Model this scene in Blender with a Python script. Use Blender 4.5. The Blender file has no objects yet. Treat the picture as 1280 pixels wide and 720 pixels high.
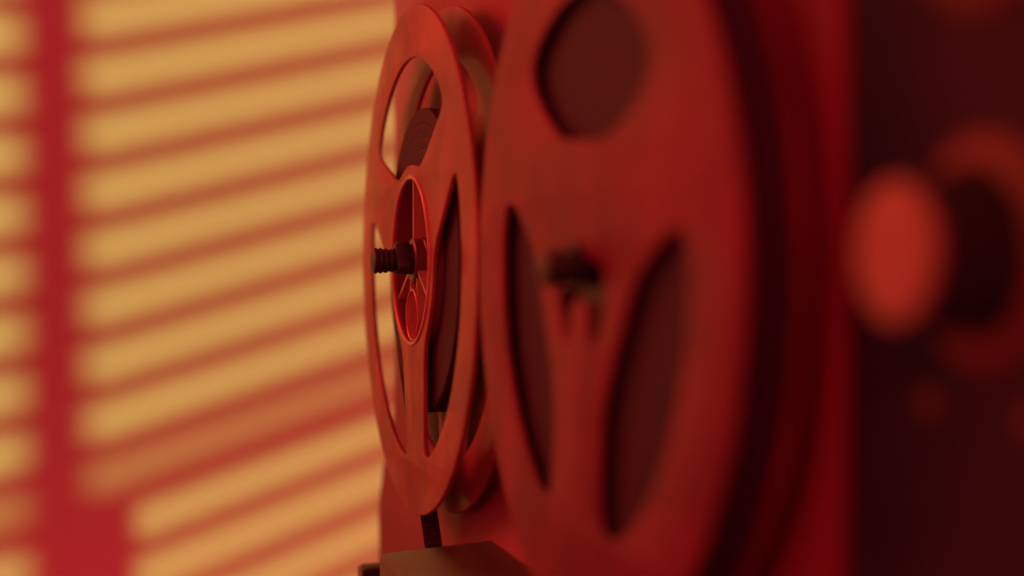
import bpy, bmesh, math, random
from mathutils import Vector, Matrix
random.seed(4)
PI = math.pi
sc = bpy.context.scene
col = bpy.context.collection
sc.render.engine = 'CYCLES'
sc.cycles.use_denoising = True
sc.cycles.max_bounces = 8
sc.view_settings.view_transform = 'Standard'
sc.view_settings.look = 'None'
sc.view_settings.exposure = 0
sc.view_settings.gamma = 1

# ------------------------------------------------------------------ materials
def new_mat(name):
    m = bpy.data.materials.new(name); m.use_nodes = True
    nt = m.node_tree; b = nt.nodes['Principled BSDF']
    return m, nt, b

def mat(name, rgb, rough=.5, metal=0, var=.12, scale=60, bump=0.0, coat=0, stretch=(1,1,1), rvar=.1, spec=.5):
    m, nt, b = new_mat(name)
    tc = nt.nodes.new('ShaderNodeTexCoord'); mp = nt.nodes.new('ShaderNodeMapping')
    mp.inputs['Scale'].default_value = stretch
    nt.links.new(tc.outputs['Object'], mp.inputs['Vector'])
    n = nt.nodes.new('ShaderNodeTexNoise'); n.inputs['Scale'].default_value = scale; n.inputs['Detail'].default_value = 6
    nt.links.new(mp.outputs[0], n.inputs['Vector'])
    mx = nt.nodes.new('ShaderNodeMix'); mx.data_type = 'RGBA'
    mx.inputs['A'].default_value = (*[c*(1-var) for c in rgb], 1)
    mx.inputs['B'].default_value = (*[min(1, c*(1+var)) for c in rgb], 1)
    nt.links.new(n.outputs['Fac'], mx.inputs['Factor'])
    nt.links.new(mx.outputs['Result'], b.inputs['Base Color'])
    mr = nt.nodes.new('ShaderNodeMapRange')
    mr.inputs['To Min'].default_value = max(0, rough-rvar); mr.inputs['To Max'].default_value = min(1, rough+rvar)
    nt.links.new(n.outputs['Fac'], mr.inputs['Value']); nt.links.new(mr.outputs[0], b.inputs['Roughness'])
    b.inputs['Metallic'].default_value = metal
    b.inputs['Specular IOR Level'].default_value = spec
    b.inputs['Coat Weight'].default_value = coat
    if bump:
        bp = nt.nodes.new('ShaderNodeBump'); bp.inputs['Strength'].default_value = bump; bp.inputs['Distance'].default_value = .0004
        nt.links.new(n.outputs['Fac'], bp.inputs['Height']); nt.links.new(bp.outputs[0], b.inputs['Normal'])
    return m

def plastic_clear(name, rgb, clear, transl, coat=0.0, spec=.2):
    """smoky translucent reel plastic: glossy skin over a translucent, slightly see-through body"""
    m, nt, b = new_mat(name)
    out = nt.nodes['Material Output']
    tc = nt.nodes.new('ShaderNodeTexCoord')
    n = nt.nodes.new('ShaderNodeTexNoise'); n.inputs['Scale'].default_value = 34; n.inputs['Detail'].default_value = 5; n.inputs['Distortion'].default_value = .6
    nt.links.new(tc.outputs['Object'], n.inputs['Vector'])
    mx = nt.nodes.new('ShaderNodeMix'); mx.data_type = 'RGBA'
    mx.inputs['A'].default_value = (*[c*.74 for c in rgb], 1); mx.inputs['B'].default_value = (*[min(1, c*1.24) for c in rgb], 1)
    mr = nt.nodes.new('ShaderNodeMapRange'); mr.inputs['From Min'].default_value = .33; mr.inputs['From Max'].default_value = .67
    nt.links.new(n.outputs['Fac'], mr.inputs['Value']); nt.links.new(mr.outputs[0], mx.inputs['Factor']); nt.links.new(mx.outputs['Result'], b.inputs['Base Color'])
    b.inputs['Roughness'].default_value = .45; b.inputs['Specular IOR Level'].default_value = spec
    b.inputs['Coat Weight'].default_value = coat; b.inputs['Coat Roughness'].default_value = .16
    tl = nt.nodes.new('ShaderNodeBsdfTranslucent'); nt.links.new(mx.outputs['Result'], tl.inputs['Color'])
    tr = nt.nodes.new('ShaderNodeBsdfTransparent'); tr.inputs['Color'].default_value = (.95, .9, .88, 1)
    s1 = nt.nodes.new('ShaderNodeMixShader'); s1.inputs[0].default_value = transl
    nt.links.new(b.outputs[0], s1.inputs[1]); nt.links.new(tl.outputs[0], s1.inputs[2])
    s2 = nt.nodes.new('ShaderNodeMixShader'); s2.inputs[0].default_value = clear
    nt.links.new(s1.outputs[0], s2.inputs[1]); nt.links.new(tr.outputs[0], s2.inputs[2])
    nt.links.new(s2.outputs[0], out.inputs['Surface'])
    return m

def pack_mat():
    m, nt, b = new_mat('oxide_tape')
    tc = nt.nodes.new('ShaderNodeTexCoord'); sp = nt.nodes.new('ShaderNodeSeparateXYZ')
    nt.links.new(tc.outputs['Object'], sp.inputs[0])
    cb = nt.nodes.new('ShaderNodeCombineXYZ'); nt.links.new(sp.outputs['X'], cb.inputs['X']); nt.links.new(sp.outputs['Z'], cb.inputs['Y'])
    ln = nt.nodes.new('ShaderNodeVectorMath'); ln.operation = 'LENGTH'; nt.links.new(cb.outputs[0], ln.inputs[0])
    n = nt.nodes.new('ShaderNodeTexNoise'); n.noise_dimensions = '1D'; n.inputs['Scale'].default_value = 900; n.inputs['Detail'].default_value = 4
    nt.links.new(ln.outputs['Value'], n.inputs['W'])
    r = nt.nodes.new('ShaderNodeValToRGB')
    r.color_ramp.elements[0].position = .42; r.color_ramp.elements[0].color = (.058, .032, .10, 1)  # windings coloured lighter to imitate haze over the dark tape
    r.color_ramp.elements[1].position = .66; r.color_ramp.elements[1].color = (.10, .055, .075, 1)
    nt.links.new(n.outputs['Fac'], r.inputs[0]); nt.links.new(r.outputs[0], b.inputs['Base Color'])
    bp = nt.nodes.new('ShaderNodeBump'); bp.inputs['Strength'].default_value = .6; bp.inputs['Distance'].default_value = .0006
    nt.links.new(n.outputs['Fac'], bp.inputs['Height']); nt.links.new(bp.outputs[0], b.inputs['Normal'])
    b.inputs['Roughness'].default_value = .6; b.inputs['Specular IOR Level'].default_value = .08
    return m

def film_mat():
    m, nt, b = new_mat('band_dimmer_film'); out = nt.nodes['Material Output']
    tr = nt.nodes.new('ShaderNodeBsdfTransparent'); tr.inputs['Color'].default_value = (.74, .72, .70, 1)
    n = nt.nodes.new('ShaderNodeTexNoise'); n.inputs['Scale'].default_value = 9
    mr = nt.nodes.new('ShaderNodeMapRange'); mr.inputs['To Min'].default_value = .0; mr.inputs['To Max'].default_value = .12
    nt.links.new(n.outputs['Fac'], mr.inputs['Value'])
    s = nt.nodes.new('ShaderNodeMixShader'); nt.links.new(mr.outputs[0], s.inputs[0])
    nt.links.new(tr.outputs[0], s.inputs[1]); nt.links.new(b.outputs[0], s.inputs[2]); nt.links.new(s.outputs[0], out.inputs['Surface'])
    return m

M = dict(
    wall=mat('painted_wall', (.78, .76, .74), .85, var=.035, scale=6, bump=.25),
    table=mat('dark_wood', (.09, .06, .045), .45, var=.3, scale=12, stretch=(1, 8, 1)),
    panel=mat('red_cast_enamel', (.33, .05, .14), .65, var=.07, scale=25, bump=.05, stretch=(1, 1, .25)),  # cast of the red light put into the base colour
    cabinet=mat('cabinet_vinyl', (.05, .07, .08), .6, var=.2, scale=300, bump=.5),
    control=mat('black_panel', (.050, .034, .095), .65, var=.3, scale=40, bump=.06, spec=.1),  # colour lifted above black to stand in for haze
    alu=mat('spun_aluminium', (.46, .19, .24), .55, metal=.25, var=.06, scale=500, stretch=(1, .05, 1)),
    cover=mat('bronze_metal', (.10, .028, .04), .36, metal=.3, var=.45, scale=45, stretch=(1, 1, 3)),
    black=mat('black_rubber', (.030, .05, .055), .5, var=.3, scale=400, bump=.2),  # black raised towards grey-green to paint in a hazy veil
    steel=mat('steel', (.5, .48, .46), .28, metal=.9, var=.08, scale=200),
    bush=mat('red_brown_plastic', (.15, .08, .08), .35, var=.1, scale=100),
    far_reel=plastic_clear('red_cast_clear_plastic', (.52, .135, .20), .10, .22, coat=.3),  # pinkish base carries the red light and cancels yellow bounce
    near_reel=plastic_clear('red_cast_translucent_plastic', (.30, .040, .14), .03, .10, spec=.12),  # crimson base paints the red light onto the reel
    edge=mat('painted_highlight_edge', (.60, .34, .28), .22, var=.15, scale=150, spec=.6),  # paler colour paints the highlights on hub bead, lobe and webs
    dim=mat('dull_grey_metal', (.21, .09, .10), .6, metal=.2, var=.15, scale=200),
    hub=mat('painted_shade_hub_plastic', (.20, .085, .10), .4, var=.2, scale=120, spec=.4),  # reel plastic darkened to paint the shade inside the hub
    pack=pack_mat(), film=film_mat(),
    slat=mat('white_slat', (.7, .69, .66), .5, var=.04, scale=20),
    frame=mat('painted_frame', (.6, .58, .55), .55, var=.06, scale=20),
)

# ------------------------------------------------------------------ helpers
def put(name, bm, m, parent=None, smooth=True, angle=35):
    bmesh.ops.recalc_face_normals(bm, faces=bm.faces)
    me = bpy.data.meshes.new(name); bm.to_mesh(me); bm.free()
    me.materials.append(m)
    if smooth:
        for p in me.polygons: p.use_smooth = True
        me.set_sharp_from_angle(angle=math.radians(angle))
    o = bpy.data.objects.new(name, me); col.objects.link(o)
    if parent: o.parent = parent
    return o

def tag(o, label=None, cat=None, group=None, kind=None):
    if label: o['label'] = label
    if cat: o['category'] = cat
    if group: o['group'] = group
    if kind: o['kind'] = kind
    return o

def empty(name, loc):
    o = bpy.data.objects.new(name, None); o.empty_display_size = .02; o.location = loc; col.objects.link(o); return o

def box(bm, lo, hi, bev=0, seg=3):
    vs = [bm.verts.new((x, y, z)) for x in (lo[0], hi[0]) for y in (lo[1], hi[1]) for z in (lo[2], hi[2])]
    fs = [(0,1,3,2), (4,6,7,5), (0,4,5,1), (2,3,7,6), (0,2,6,4), (1,5,7,3)]
    faces = [bm.faces.new([vs[i] for i in f]) for f in fs]
    if bev:
        es = list({e for f in faces for e in f.edges})
        bmesh.ops.bevel(bm, geom=es, offset=bev, segments=seg, profile=.5, affect='EDGES')

def lathe(bm, prof, c=(0, 0, 0), n=96, closed=False, fr=None):
    """prof: list of (radius, y); turned about the Y axis through c. fr(angle, radius) may modulate the radius"""
    rings = []
    for r, y in prof:
        if r < 1e-7:
            rings.append([bm.verts.new((c[0], c[1]+y, c[2]))])
        else:
            rings.append([bm.verts.new((c[0]+(fr(2*PI*k/n, r, y) if fr else r)*math.cos(2*PI*k/n), c[1]+y, c[2]+(fr(2*PI*k/n, r, y) if fr else r)*math.sin(2*PI*k/n))) for k in range(n)])
    pairs = list(zip(rings, rings[1:]))
    if closed: pairs.append((rings[-1], rings[0]))
    for a, b in pairs:
        if len(a) == 1 and len(b) == 1: continue
        for k in range(n):
            k2 = (k+1) % n
            if len(a) == 1: bm.faces.new((a[0], b[k], b[k2]))
            elif len(b) == 1: bm.faces.new((a[k], a[k2], b[0]))
            else: bm.faces.new((a[k], a[k2], b[k2], b[k]))

def torus(bm, c, R, r, n=64, m=10, sy=1):
    lathe(bm, [(R + r*math.cos(2*PI*j/m), sy*r*math.sin(2*PI*j/m)) for j in range(m)], c, n, closed=True)

def tube(bm, pts, r, n=8):
    prev = None
    for i, p in enumerate(pts):
        p = Vector(p); d = (Vector(pts[min(i+1, len(pts)-1)]) - Vector(pts[max(i-1, 0)])).normalized()
        u = d.orthogonal().normalized(); v = d.cross(u)
        ring = [bm.verts.new(p + r*(math.cos(2*PI*k/n)*u + math.sin(2*PI*k/n)*v)) for k in range(n)]
        if prev:
            for k in range(n): bm.faces.new((prev[k], prev[(k+1) % n], ring[(k+1) % n], ring[k]))
        else: bm.faces.new(ring[::-1])
        prev = ring
    bm.faces.new(prev)

def plate(name, outer, holes, y0, thick, bev, m, parent):
    """flat plate in the XZ plane with holes, bevelled edges, as one mesh"""
    cu = bpy.data.curves.new(name, 'CURVE'); cu.dimensions = '2D'; cu.fill_mode = 'BOTH'
    cu.extrude = thick/2 - bev; cu.bevel_depth = bev; cu.bevel_resolution = 2; cu.offset = -bev
    for loop in [outer] + holes:
        s = cu.splines.new('POLY'); s.points.add(len(loop)-1)
        for i, (x, z) in enumerate(loop): s.points[i].co = (x, z, 0, 1)
        s.use_cyclic_u = True
    t = bpy.data.objects.new('tmp', cu); col.objects.link(t)
    dg = bpy.context.evaluated_depsgraph_get()
    me = bpy.data.meshes.new_from_object(t.evaluated_get(dg))
    bpy.data.objects.remove(t); bpy.data.curves.remove(cu)
    bm = bmesh.new(); bm.from_mesh(me); bpy.data.meshes.remove(me)
    for v in bm.verts: v.co = Vector((v.co.x, y0 + thick/2 + v.co.z, v.co.y))
    bmesh.ops.remove_doubles(bm, verts=bm.verts, dist=1e-6)
    return put(name, bm, m, parent, angle=50)

def circle(r, n=160, c=(0, 0)): return [(c[0]+r*math.cos(2*PI*k/n), c[1]+r*math.sin(2*PI*k/n)) for k in range(n)]

def window(ro, ri, hw, mid, rnd, split=60, taper=0.0):
    """opening between two spokes 60 degrees either side of `mid`; spokes have half width hw"""
    def edge(r, sgn):                     # point at radius r on the spoke edge
        a = math.radians(60) - math.asin(min(1, (hw + taper*(ro-r)/(ro-ri))/r)); return (r, sgn*a)
    P = []
    aL = edge(ro, 1)[1]; N = 120
    for k in range(N+1): P.append((ro, aL - 2*aL*k/N))
    for k in range(1, 60): P.append(edge(ro - (ro-ri)*k/60, -1))
    ai = edge(ri, 1)[1]
    for k in range(61): P.append((ri, -ai + 2*ai*k/60))
    for k in range(1, 60): P.append(edge(ri + (ro-ri)*k/60, 1))
    m = math.radians(mid)
    pts = [Vector((r*math.cos(a+m), r*math.sin(a+m))) for r, a in P]
    # even resample, then round corners with a moving average
    L = [0]
    for i in range(len(pts)): L.append(L[-1] + (pts[(i+1) % len(pts)]-pts[i]).length)
    tot = L[-1]; n = 260; res = []; j = 0
    for k in range(n):
        t = tot*k/n
        while L[j+1] < t: j += 1
        f = (t-L[j])/max(1e-9, L[j+1]-L[j]); res.append(pts[j].lerp(pts[(j+1) % len(pts)], f))
    w = max(1, int(rnd/(tot/n)))
    for _ in range(2):
        res = [sum((res[(i+d) % n] for d in range(-w, w+1)), Vector((0, 0)))/(2*w+1) for i in range(n)]
    return [(p.x, p.y) for p in res]

# ------------------------------------------------------------------ camera
phi = .28905; fpx = 1859.0; pit = math.atan(52/fpx)
Fh = Vector((-math.cos(phi), math.sin(phi), 0)); Rt = Vector((math.sin(phi), math.cos(phi), 0)); Z = Vector((0, 0, 1))
C = Vector((.51256, -.11589, .005))
cam = bpy.data.cameras.new('camera'); co = bpy.data.objects.new('camera', cam); col.objects.link(co)
fw = (Fh*math.cos(pit) - Z*math.sin(pit)).normalized()
co.location = C; co.rotation_euler = fw.to_track_quat('-Z', 'Y').to_euler()
cam.sensor_width = 36; cam.lens = 36*fpx/1280; cam.clip_start = .01; cam.clip_end = 50
cam.dof.use_dof = True; cam.dof.focus_distance = .517; cam.dof.aperture_fstop = cam.lens/1000/.0132
cam.dof.aperture_blades = 0
sc.camera = co

# ------------------------------------------------------------------ wall and table
e = (.791*Rt + .612*Fh).normalized(); nrm = (.612*Rt - .791*Fh).normalized()
P0 = C + 1.3*(Fh - (140/fpx)*Rt); P0.z = 0
def wp(u, z, off=0): return P0 + e*u + nrm*off + Z*z
bm = bmesh.new()
c4 = [wp(-2.2, -1.1), wp(2.2, -1.1), wp(2.2, 1.6), wp(-2.2, 1.6)]
vs = [bm.verts.new(p) for p in c4]; vb = [bm.verts.new(p - nrm*.1) for p in c4]
bm.faces.new(vs); bm.faces.new(vb[::-1])
for i in range(4): bm.faces.new((vs[i], vb[i], vb[(i+1) % 4], vs[(i+1) % 4]))
tag(put('wall', bm, M['wall'], smooth=False), kind='structure')
bm = bmesh.new(); box(bm, (-.45, -.45, -.29), (1.2, .7, -.25), .004)
tag(put('table_top', bm, M['table']), kind='structure')

# ------------------------------------------------------------------ the recorder
rec = empty('tape_recorder', (.10, .09, -.25))
tag(rec, 'upright tape recorder with a pale front panel and a dark knob section, carrying both reels', 'tape recorder')
def rput(name, bm, m, parent=None, **k):
    o = put(name, bm, m, None, **k); o.data.transform(Matrix.Translation(-rec.location)); o.parent = parent or rec; return o

def extrude_profile(bm, prof, x0, x1, bev):
    a = [bm.verts.new((x0, y, z)) for y, z in prof]; b = [bm.verts.new((x1, y, z)) for y, z in prof]
    fs = [bm.faces.new(a), bm.faces.new(b[::-1])]
    for i in range(len(prof)):
        fs.append(bm.faces.new((a[i], b[i], b[(i+1) % len(prof)], a[(i+1) % len(prof)])))
    es = list({ed for f in fs for ed in f.edges})
    bmesh.ops.bevel(bm, geom=es, offset=bev, segments=4, profile=.5, affect='EDGES', clamp_overlap=True)

bm = bmesh.new()
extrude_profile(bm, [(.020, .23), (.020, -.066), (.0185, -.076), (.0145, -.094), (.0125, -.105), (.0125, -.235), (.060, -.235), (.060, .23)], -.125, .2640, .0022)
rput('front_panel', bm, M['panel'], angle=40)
bm = bmesh.new(); box(bm, (-.1235, .0605, -.236), (.42, .20, .232), .004); rput('cabinet', bm, M['cabinet'])
bm = bmesh.new(); box(bm, (.2645, .023, -.235), (.42, .060, .23), .0015); rput('control_panel', bm, M['control'])
for x in (-.08, .37):
    bm = bmesh.new(); lathe(bm, [(0, 0), (.013, 0), (.014, .002), (.014, .013), (0, .013)], n=32)
    for v in bm.verts: v.co = Vector((x+v.co.x, .13+v.co.z, -.2495+v.co.y))
    rput('foot', bm, M['black'])

# knobs
def knob(x, z, r=.0118, turn=.0):
    bm = bmesh.new()
    lathe(bm, [(r, -.0118), (r*1.04, -.0100), (r*1.07, .0), (r*1.09, .0), (r*1.12, 0), (0, 0)][:0] or
          [(0, -.0155), (r*.93, -.0155), (r*.99, -.0150), (r, -.0142), (r*1.04, .0)],
          (x, .023, z), 120, fr=lambda a, rr, y: rr*(1+.018*math.cos(36*a)) if rr > r*.98 else rr)
    k = rput('knob', bm, M['black'])
    bm = bmesh.new(); R = r*.955
    lathe(bm, [(0, -.0163), (R*.3, -.0164), (R*.9, -.0167), (R*.97, -.0166), (R, -.0162), (R, -.0152)], (x, .023, z), 96)
    rput('cap', bm, M['alu'], k)
    bm = bmesh.new()
    lathe(bm, [(r*1.16, -.0002), (r*1.17, -.0016), (r*1.24, -.0022), (r*1.55, -.0016), (r*1.62, -.0008), (r*1.64, 0)], (x, .0229, z), 96)
    rput('bezel', bm, M['dim'], k)
    bm = bmesh.new()
    lathe(bm, [(r*1.04, -.0003), (r*1.15, -.0003)], (x, .0229, z), 64); rput('painted_shade_ring', bm, M['black'], k)  # black ring drawn in for the shade between knob and bezel
knob(.3080, .0040); knob(.3080, .0600)
for x, z in ((.2935, -.0215), (.322, -.0215)):
    bm = bmesh.new()
    lathe(bm, [(0, -.0016), (.0016, -.0016), (.0024, -.0010), (.0026, 0)], (x, .0229, z), 32)
    rput('screw', bm, M['dim'])

# spindles
def spindle(x, tip=0.0):
    bm = bmesh.new()
    r = .0040
    pr = [(0, -.0146), (r*.80, -.0146), (r*1.08, -.0141), (r*1.16, -.0133), (r*1.02, -.0125), (r*1.12, -.0118), (r*1.12, -.0113), (r*.98, -.0108),
          (r*1.08, -.0101), (r*1.08, -.0094), (r*.93, -.0088), (r*1.0, -.0080), (r*1.0, -.0072), (r*.92, -.0066), (r*.98, -.0055), (r*1.05, -.0045), (r*1.05, .0)]
    pr = [(a, min(0, y+tip)) for a, y in pr] + [(r*1.05, .0235)]
    lathe(bm, pr, (x, 0, 0), 48)
    s = rput('spindle', bm, M['black'])
    bm = bmesh.new()     # three lobed lock piece
    f = lambda a, rr, y: rr*(1+(.24 if tip == 0 else .06)*math.cos(3*(a-PI/2)))
    lathe(bm, [(.0036, -.0066+tip*.8), (.0047, -.0065+tip*.8), (.0054, -.0056+tip*.6), (.0056, -.0030), (.0054, -.0016), (.0047, -.0010), (.0044, .0015)], (x, 0, 0), 90, fr=f)
    rput('lock', bm, M['black'], s)
    bm = bmesh.new()
    lathe(bm, [(.0092, .0140), (.0100, .0146), (.0100, .0198)], (x, 0, 0), 64); lathe(bm, [(0, .0142), (.0092, .0140)], (x, 0, 0), 64)
    rput('turntable', bm, M['steel'], s)
spindle(0); spindle(.181, .0045)

# head cover below the reels: angled far side, sloping roof
bm = bmesh.new()
yb, yf = .0195, -.012
T = lambda y: -.103 + (y-yf)/(yb-yf)*.0140
plan = [(-.002, yf), (.052, yb), (.262, yb), (.255, yf)]
top = [bm.verts.new((x, y, T(y))) for x, y in plan]; bot = [bm.verts.new((x, y, -.2)) for x, y in plan]
fs = [bm.faces.new(top), bm.faces.new(bot[::-1])] + [bm.faces.new((top[i], bot[i], bot[(i+1) % 4], top[(i+1) % 4])) for i in range(4)]
bmesh.ops.bevel(bm, geom=list({ed for f in fs for ed in f.edges}), offset=.0022, segments=5, profile=.5, affect='EDGES')
rput('head_cover', bm, M['cover'])
bm = bmesh.new(); box(bm, (-.051, -.0095, -.150), (-.041, .0115, -.1172), .0010); lv = rput('lever', bm, M['black'])
bm = bmesh.new(); box(bm, (-.0505, -.0105, -.1495), (-.0415, -.0096, -.1177), .0004); rput('painted_lit_face', bm, M['bush'], lv)  # lighter plate painting the lit front of the lever

# ------------------------------------------------------------------ reels
def dhole():
    """half-round opening under the spindle with the end of the lower spoke standing up into it"""
    p = [(-.0125, .0022), (-.0130, -.004), (-.0112, -.0105), (-.0075, -.0150), (-.0056, -.0150), (-.0052, -.0085), (-.0036, -.0064), (0, -.0057),
         (.0036, -.0064), (.0052, -.0085), (.0056, -.0150), (.0085, -.0150), (.0125, -.0105), (.0142, -.004), (.0138, .0022)]
    q = [Vector(a) for a in p]; n = len(q)
    for _ in range(3):
        q = [v for i in range(len(q)) for v in (q[i].lerp(q[(i+1) % len(q)], .25), q[i].lerp(q[(i+1) % len(q)], .75))]
    return [(v.x*1.2, min(v.y, v.y*1.25)) for v in q]

def reel(X, label, group, mt, rot, ro, ri, hw, rnd, pack_r, hub_r, taper, R=.089, solid=False):
    t = empty('tape_reel', (X, .0, 0)); tag(t, label, 'tape reel', group)
    wins = [window(ro, ri, hw, 90+rot+120*k, rnd, taper=taper) for k in range(3)]
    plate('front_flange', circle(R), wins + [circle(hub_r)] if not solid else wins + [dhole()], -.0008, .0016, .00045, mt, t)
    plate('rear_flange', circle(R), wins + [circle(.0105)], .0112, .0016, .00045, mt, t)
    # thickened outer bead of the flanges
    # tape pack
    bm = bmesh.new()
    lathe(bm, [(hub_r+.0045, .0030), (pack_r-.0004, .0030), (pack_r, .0033), (pack_r, .0094), (pack_r-.0004, .0097), (hub_r+.0045, .0097)], n=160, closed=True)
    put('tape_pack', bm, M['pack'], t)
    # hub: barrel, floor, rim bead, three lobed rings and webs, bushing
    bm = bmesh.new()
    lathe(bm, [(hub_r+.0005, .0005), (hub_r+.0042, .0009), (hub_r+.0044, .0111), (hub_r-.0008, .0111), (hub_r-.0006, .0005)], n=120, closed=True)
    lathe(bm, [(.0058, .0080), (hub_r-.0002, .0080), (hub_r-.0002, .0092), (.0058, .0092)], n=96, closed=True)
    h = put('hub', bm, M['hub'], t)
    if solid:
        bm = bmesh.new(); lathe(bm, [(.0052, .0030), (hub_r-.0008, .0030), (hub_r-.0008, .0040), (.0052, .0040)], n=96, closed=True); put('core_plate', bm, M['black'], h)
        return t
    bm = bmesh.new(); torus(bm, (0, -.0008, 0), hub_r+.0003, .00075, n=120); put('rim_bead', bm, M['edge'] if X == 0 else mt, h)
    lr = hub_r*.295; lc = hub_r*.665
    for k in range(3):
        a = math.radians(-90 + 120*k)
        bm = bmesh.new()
        c = (lc*math.cos(a), 0, lc*math.sin(a))
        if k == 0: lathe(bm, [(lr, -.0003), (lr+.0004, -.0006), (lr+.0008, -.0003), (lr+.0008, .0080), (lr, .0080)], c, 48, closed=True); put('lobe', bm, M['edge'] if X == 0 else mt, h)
        bm = bmesh.new()
        a2 = a + PI
        d = Vector((math.cos(a2), 0, math.sin(a2))); nn = Vector((-math.sin(a2), 0, math.cos(a2)))
        for (r0, r1, ya, w) in ((.0072, hub_r-.0004, .0002, .0005),):
            q = [d*r0 + nn*w, d*r1 + nn*w, d*r1 - nn*w, d*r0 - nn*w]
            A = [bm.verts.new(v + Vector((0, ya, 0))) for v in q]; B = [bm.verts.new(v + Vector((0, .0080, 0))) for v in q]
            bm.faces.new(A); bm.faces.new(B[::-1])
            for i in range(4): bm.faces.new((A[i], B[i], B[(i+1) % 4], A[(i+1) % 4]))
        for sg in ((-1, 1) if k == 0 else ()):    # short slanting webs that tie the bushing to the lobes
            a3 = a + sg*.62
            d = Vector((math.cos(a3), 0, math.sin(a3)))
            p0 = d*.0072; p1 = Vector(c) + Vector((math.cos(a+sg*1.75), 0, math.sin(a+sg*1.75)))*lr
            p1 = Vector(c) + (Vector((math.cos(a+sg*1.2), 0, math.sin(a+sg*1.2))))*(lr+.0004)
            tt = (p1-p0).normalized(); nn = Vector((-tt.z, 0, tt.x)); w = .0004
            q = [p0+nn*w, p1+nn*w, p1-nn*w, p0-nn*w]
            A = [bm.verts.new(v + Vector((0, .0003, 0))) for v in q]; B = [bm.verts.new(v + Vector((0, .0080, 0))) for v in q]
            bm.faces.new(A); bm.faces.new(B[::-1])
            for i in range(4): bm.faces.new((A[i], B[i], B[(i+1) % 4], A[(i+1) % 4]))
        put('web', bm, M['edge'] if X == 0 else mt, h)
    bm = bmesh.new()
    lathe(bm, [(.0050, -.0004), (.0068, -.0007), (.0076, -.0002), (.0078, .0030), (.0084, .0034), (.0084, .0044), (.0078, .0048), (.0078, .0111), (.0050, .0111)], n=64, closed=True)
    put('bushing', bm, M['bush'], h)
    return t

far = reel(0, 'clear reel coloured as under red light, in sharp focus, part filled with tape, farther from the black knobs', 'tape reels', M['far_reel'],
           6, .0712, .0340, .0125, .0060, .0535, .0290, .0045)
near = reel(.181, 'blurred reel coloured as under red light, full of dark tape, larger in view, beside the knob section', 'tape reels', M['near_reel'],
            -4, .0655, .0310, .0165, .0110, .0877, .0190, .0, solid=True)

# strand of tape leaving the far reel for the head cover
bm = bmesh.new()
pa = Vector((-.0444, 0, -.0296)); pb = Vector((.0125, 0, -.112)); pd = (pb-pa).normalized(); pn = Vector((-pd.z, 0, pd.x))*.00006
vs = []
for k in range(9):
    p = pa.lerp(pb, k/8)
    vs.append([bm.verts.new(p + Vector((0, y, 0)) + s*pn) for y, s in ((.0031, -1), (.0095, -1), (.0095, 1), (.0031, 1))])
for a, b in zip(vs, vs[1:]):
    for i in range(4): bm.faces.new((a[i], a[(i+1) % 4], b[(i+1) % 4], b[i]))
bm.faces.new(vs[0]); bm.faces.new(vs[-1][::-1])
put('tape_strand', bm, M['pack'], far)

# ------------------------------------------------------------------ warm lamp, window frame and slatted blind left of the picture
lamp = C - .99*Rt - 2.66*Fh + Z*1.12
mid = wp(-.2, 0)
fr = .66                                    # blind stands at this fraction of the way from lamp to wall
Bc = lamp.lerp(mid, fr)
# horizontal slat direction whose shadow on the wall rises at .25
sh = (e + Z*.25).normalized(); npl = sh.cross(mid - lamp); w = npl.cross(Z).normalized()
if w.dot(e) < 0: w = -w
bn = w.cross(Z).normalized()
def trace(u, z, off=0.0):
    p = wp(u, z); d = p - lamp; c = Bc + bn*off
    return lamp + d*((c-lamp).dot(bn)/d.dot(bn))
print('slat dir', w, 'e', e, 'Bc', Bc, 'angle', math.degrees(w.angle(e)))
bl = empty('window_blind', Bc - Z*.35)
tag(bl, 'slatted white blind whose slanting stripes of shadow fall on the wall', 'blind')
PIT = .04385
def zl(k, u): return .2187 - PIT*k + .25*(u+.2)
for k in range(-3, 14):
    if k == 9: continue
    bm = bmesh.new(); thick = .0109*fr; prev = None
    a, b = trace(-.55, zl(k, -.55)), trace(.14, zl(k, .14))
    for s in range(9):
        p = a.lerp(b, s/8) - Z*.0006*math.sin(PI*s/8)
        L = (p - lamp).normalized(); up = (b-a).normalized().cross(L).normalized()
        th = math.asin(thick/.024)
        cd = L*math.cos(th) + up*math.sin(th); cn = cd.cross((b-a).normalized())
        row = [bm.verts.new(p + cd*.012*q + cn*(.0016*(1-q*q))) for q in (-1, -.5, 0, .5, 1)]
        if prev:
            for i in range(4): bm.faces.new((prev[i], prev[i+1], row[i+1], row[i]))
        prev = row
    o = put('slat', bm, M['slat']); o.data.transform(Matrix.Translation(-bl.location)); o.parent = bl
wf = empty('window_frame', Bc - Z*.36)
tag(wf, 'window frame with upright bar and rail whose shadow crosses the wall', 'window frame')
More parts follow.
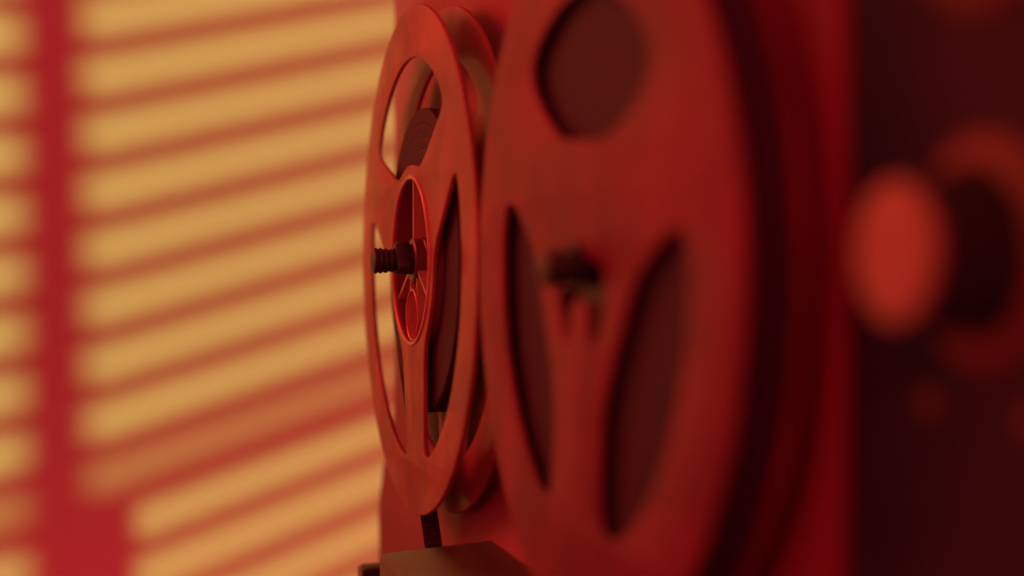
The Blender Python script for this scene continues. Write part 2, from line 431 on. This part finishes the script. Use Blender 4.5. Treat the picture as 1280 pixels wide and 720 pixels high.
def quadbar(name, corners, m, off=0.018, th=.0012):
    bm = bmesh.new()
    A = [bm.verts.new(trace(u, z, off)) for u, z in corners]
    B = [bm.verts.new(v.co + bn*th) for v in A]
    bm.faces.new(A); bm.faces.new(B[::-1])
    for i in range(len(A)): bm.faces.new((A[i], B[i], B[(i+1) % len(A)], A[(i+1) % len(A)]))
    o = put(name, bm, m, smooth=False); o.data.transform(Matrix.Translation(-wf.location)); o.parent = wf
S = lambda u, d=0: zl(9, u) + d
quadbar('mullion', [(-.334, .60), (-.2875, .60), (-.2855, -.50), (-.332, -.50)], M['frame'], off=.12)
quadbar('rail', [(-.60, S(-.60, .0085)), (.2, S(.2, .0085)), (.2, S(.2, -.0085)), (-.60, S(-.60, -.0085))], M['frame'], off=.0275, th=.0012)
quadbar('stile', [(-.2915, S(-.2915, -.009)), (-.247, S(-.247, -.009)), (-.247, -.50), (-.2915, -.50)], M['frame'])
quadbar('spill_board', [(.06, .60), (.30, .60), (.30, -.50), (.06, -.50)], M['frame'])  # unseen board added to keep the warm lamp off the recorder
quadbar('band_dimmer', [(-.60, S(-.60, PIT)), (.2, S(.2, PIT)), (.2, S(.2)), (-.60, S(-.60))], M['film'], off=.040, th=.0004)  # unseen strip added to dim one band of light on the wall

def spot(name, loc, target, power, color, size, blend, rad):
    l = bpy.data.lights.new(name, 'SPOT'); l.energy = power; l.color = color; l.spot_size = math.radians(size); l.spot_blend = blend; l.shadow_soft_size = rad
    o = bpy.data.objects.new(name, l); o.location = loc; o.rotation_euler = (Vector(target)-Vector(loc)).to_track_quat('-Z', 'Y').to_euler(); col.objects.link(o); return o
spot('warm_lamp', lamp, wp(-.22, 0), 420, (.84, .95, .21), 11.2, .12, .016)
RED = (1, .036, .022)
spot('red_side_lamp', C - .56*Rt + .70*Fh + Z*.22, C + .0*Rt + .42*Fh, 8.5, RED, 60, 1.0, .16)
spot('red_front_fill', C - .17*Rt - .22*Fh + Z*.24, C + .12*Rt + .30*Fh, 2.9, RED, 70, 1.0, .10)  # added fill, brightens the panel beside the near reel

wd = bpy.data.worlds.new('World'); sc.world = wd; wd.use_nodes = True
wd.node_tree.nodes['Background'].inputs['Color'].default_value = (1, .036, .047, 1)
wd.node_tree.nodes['Background'].inputs['Strength'].default_value = .62
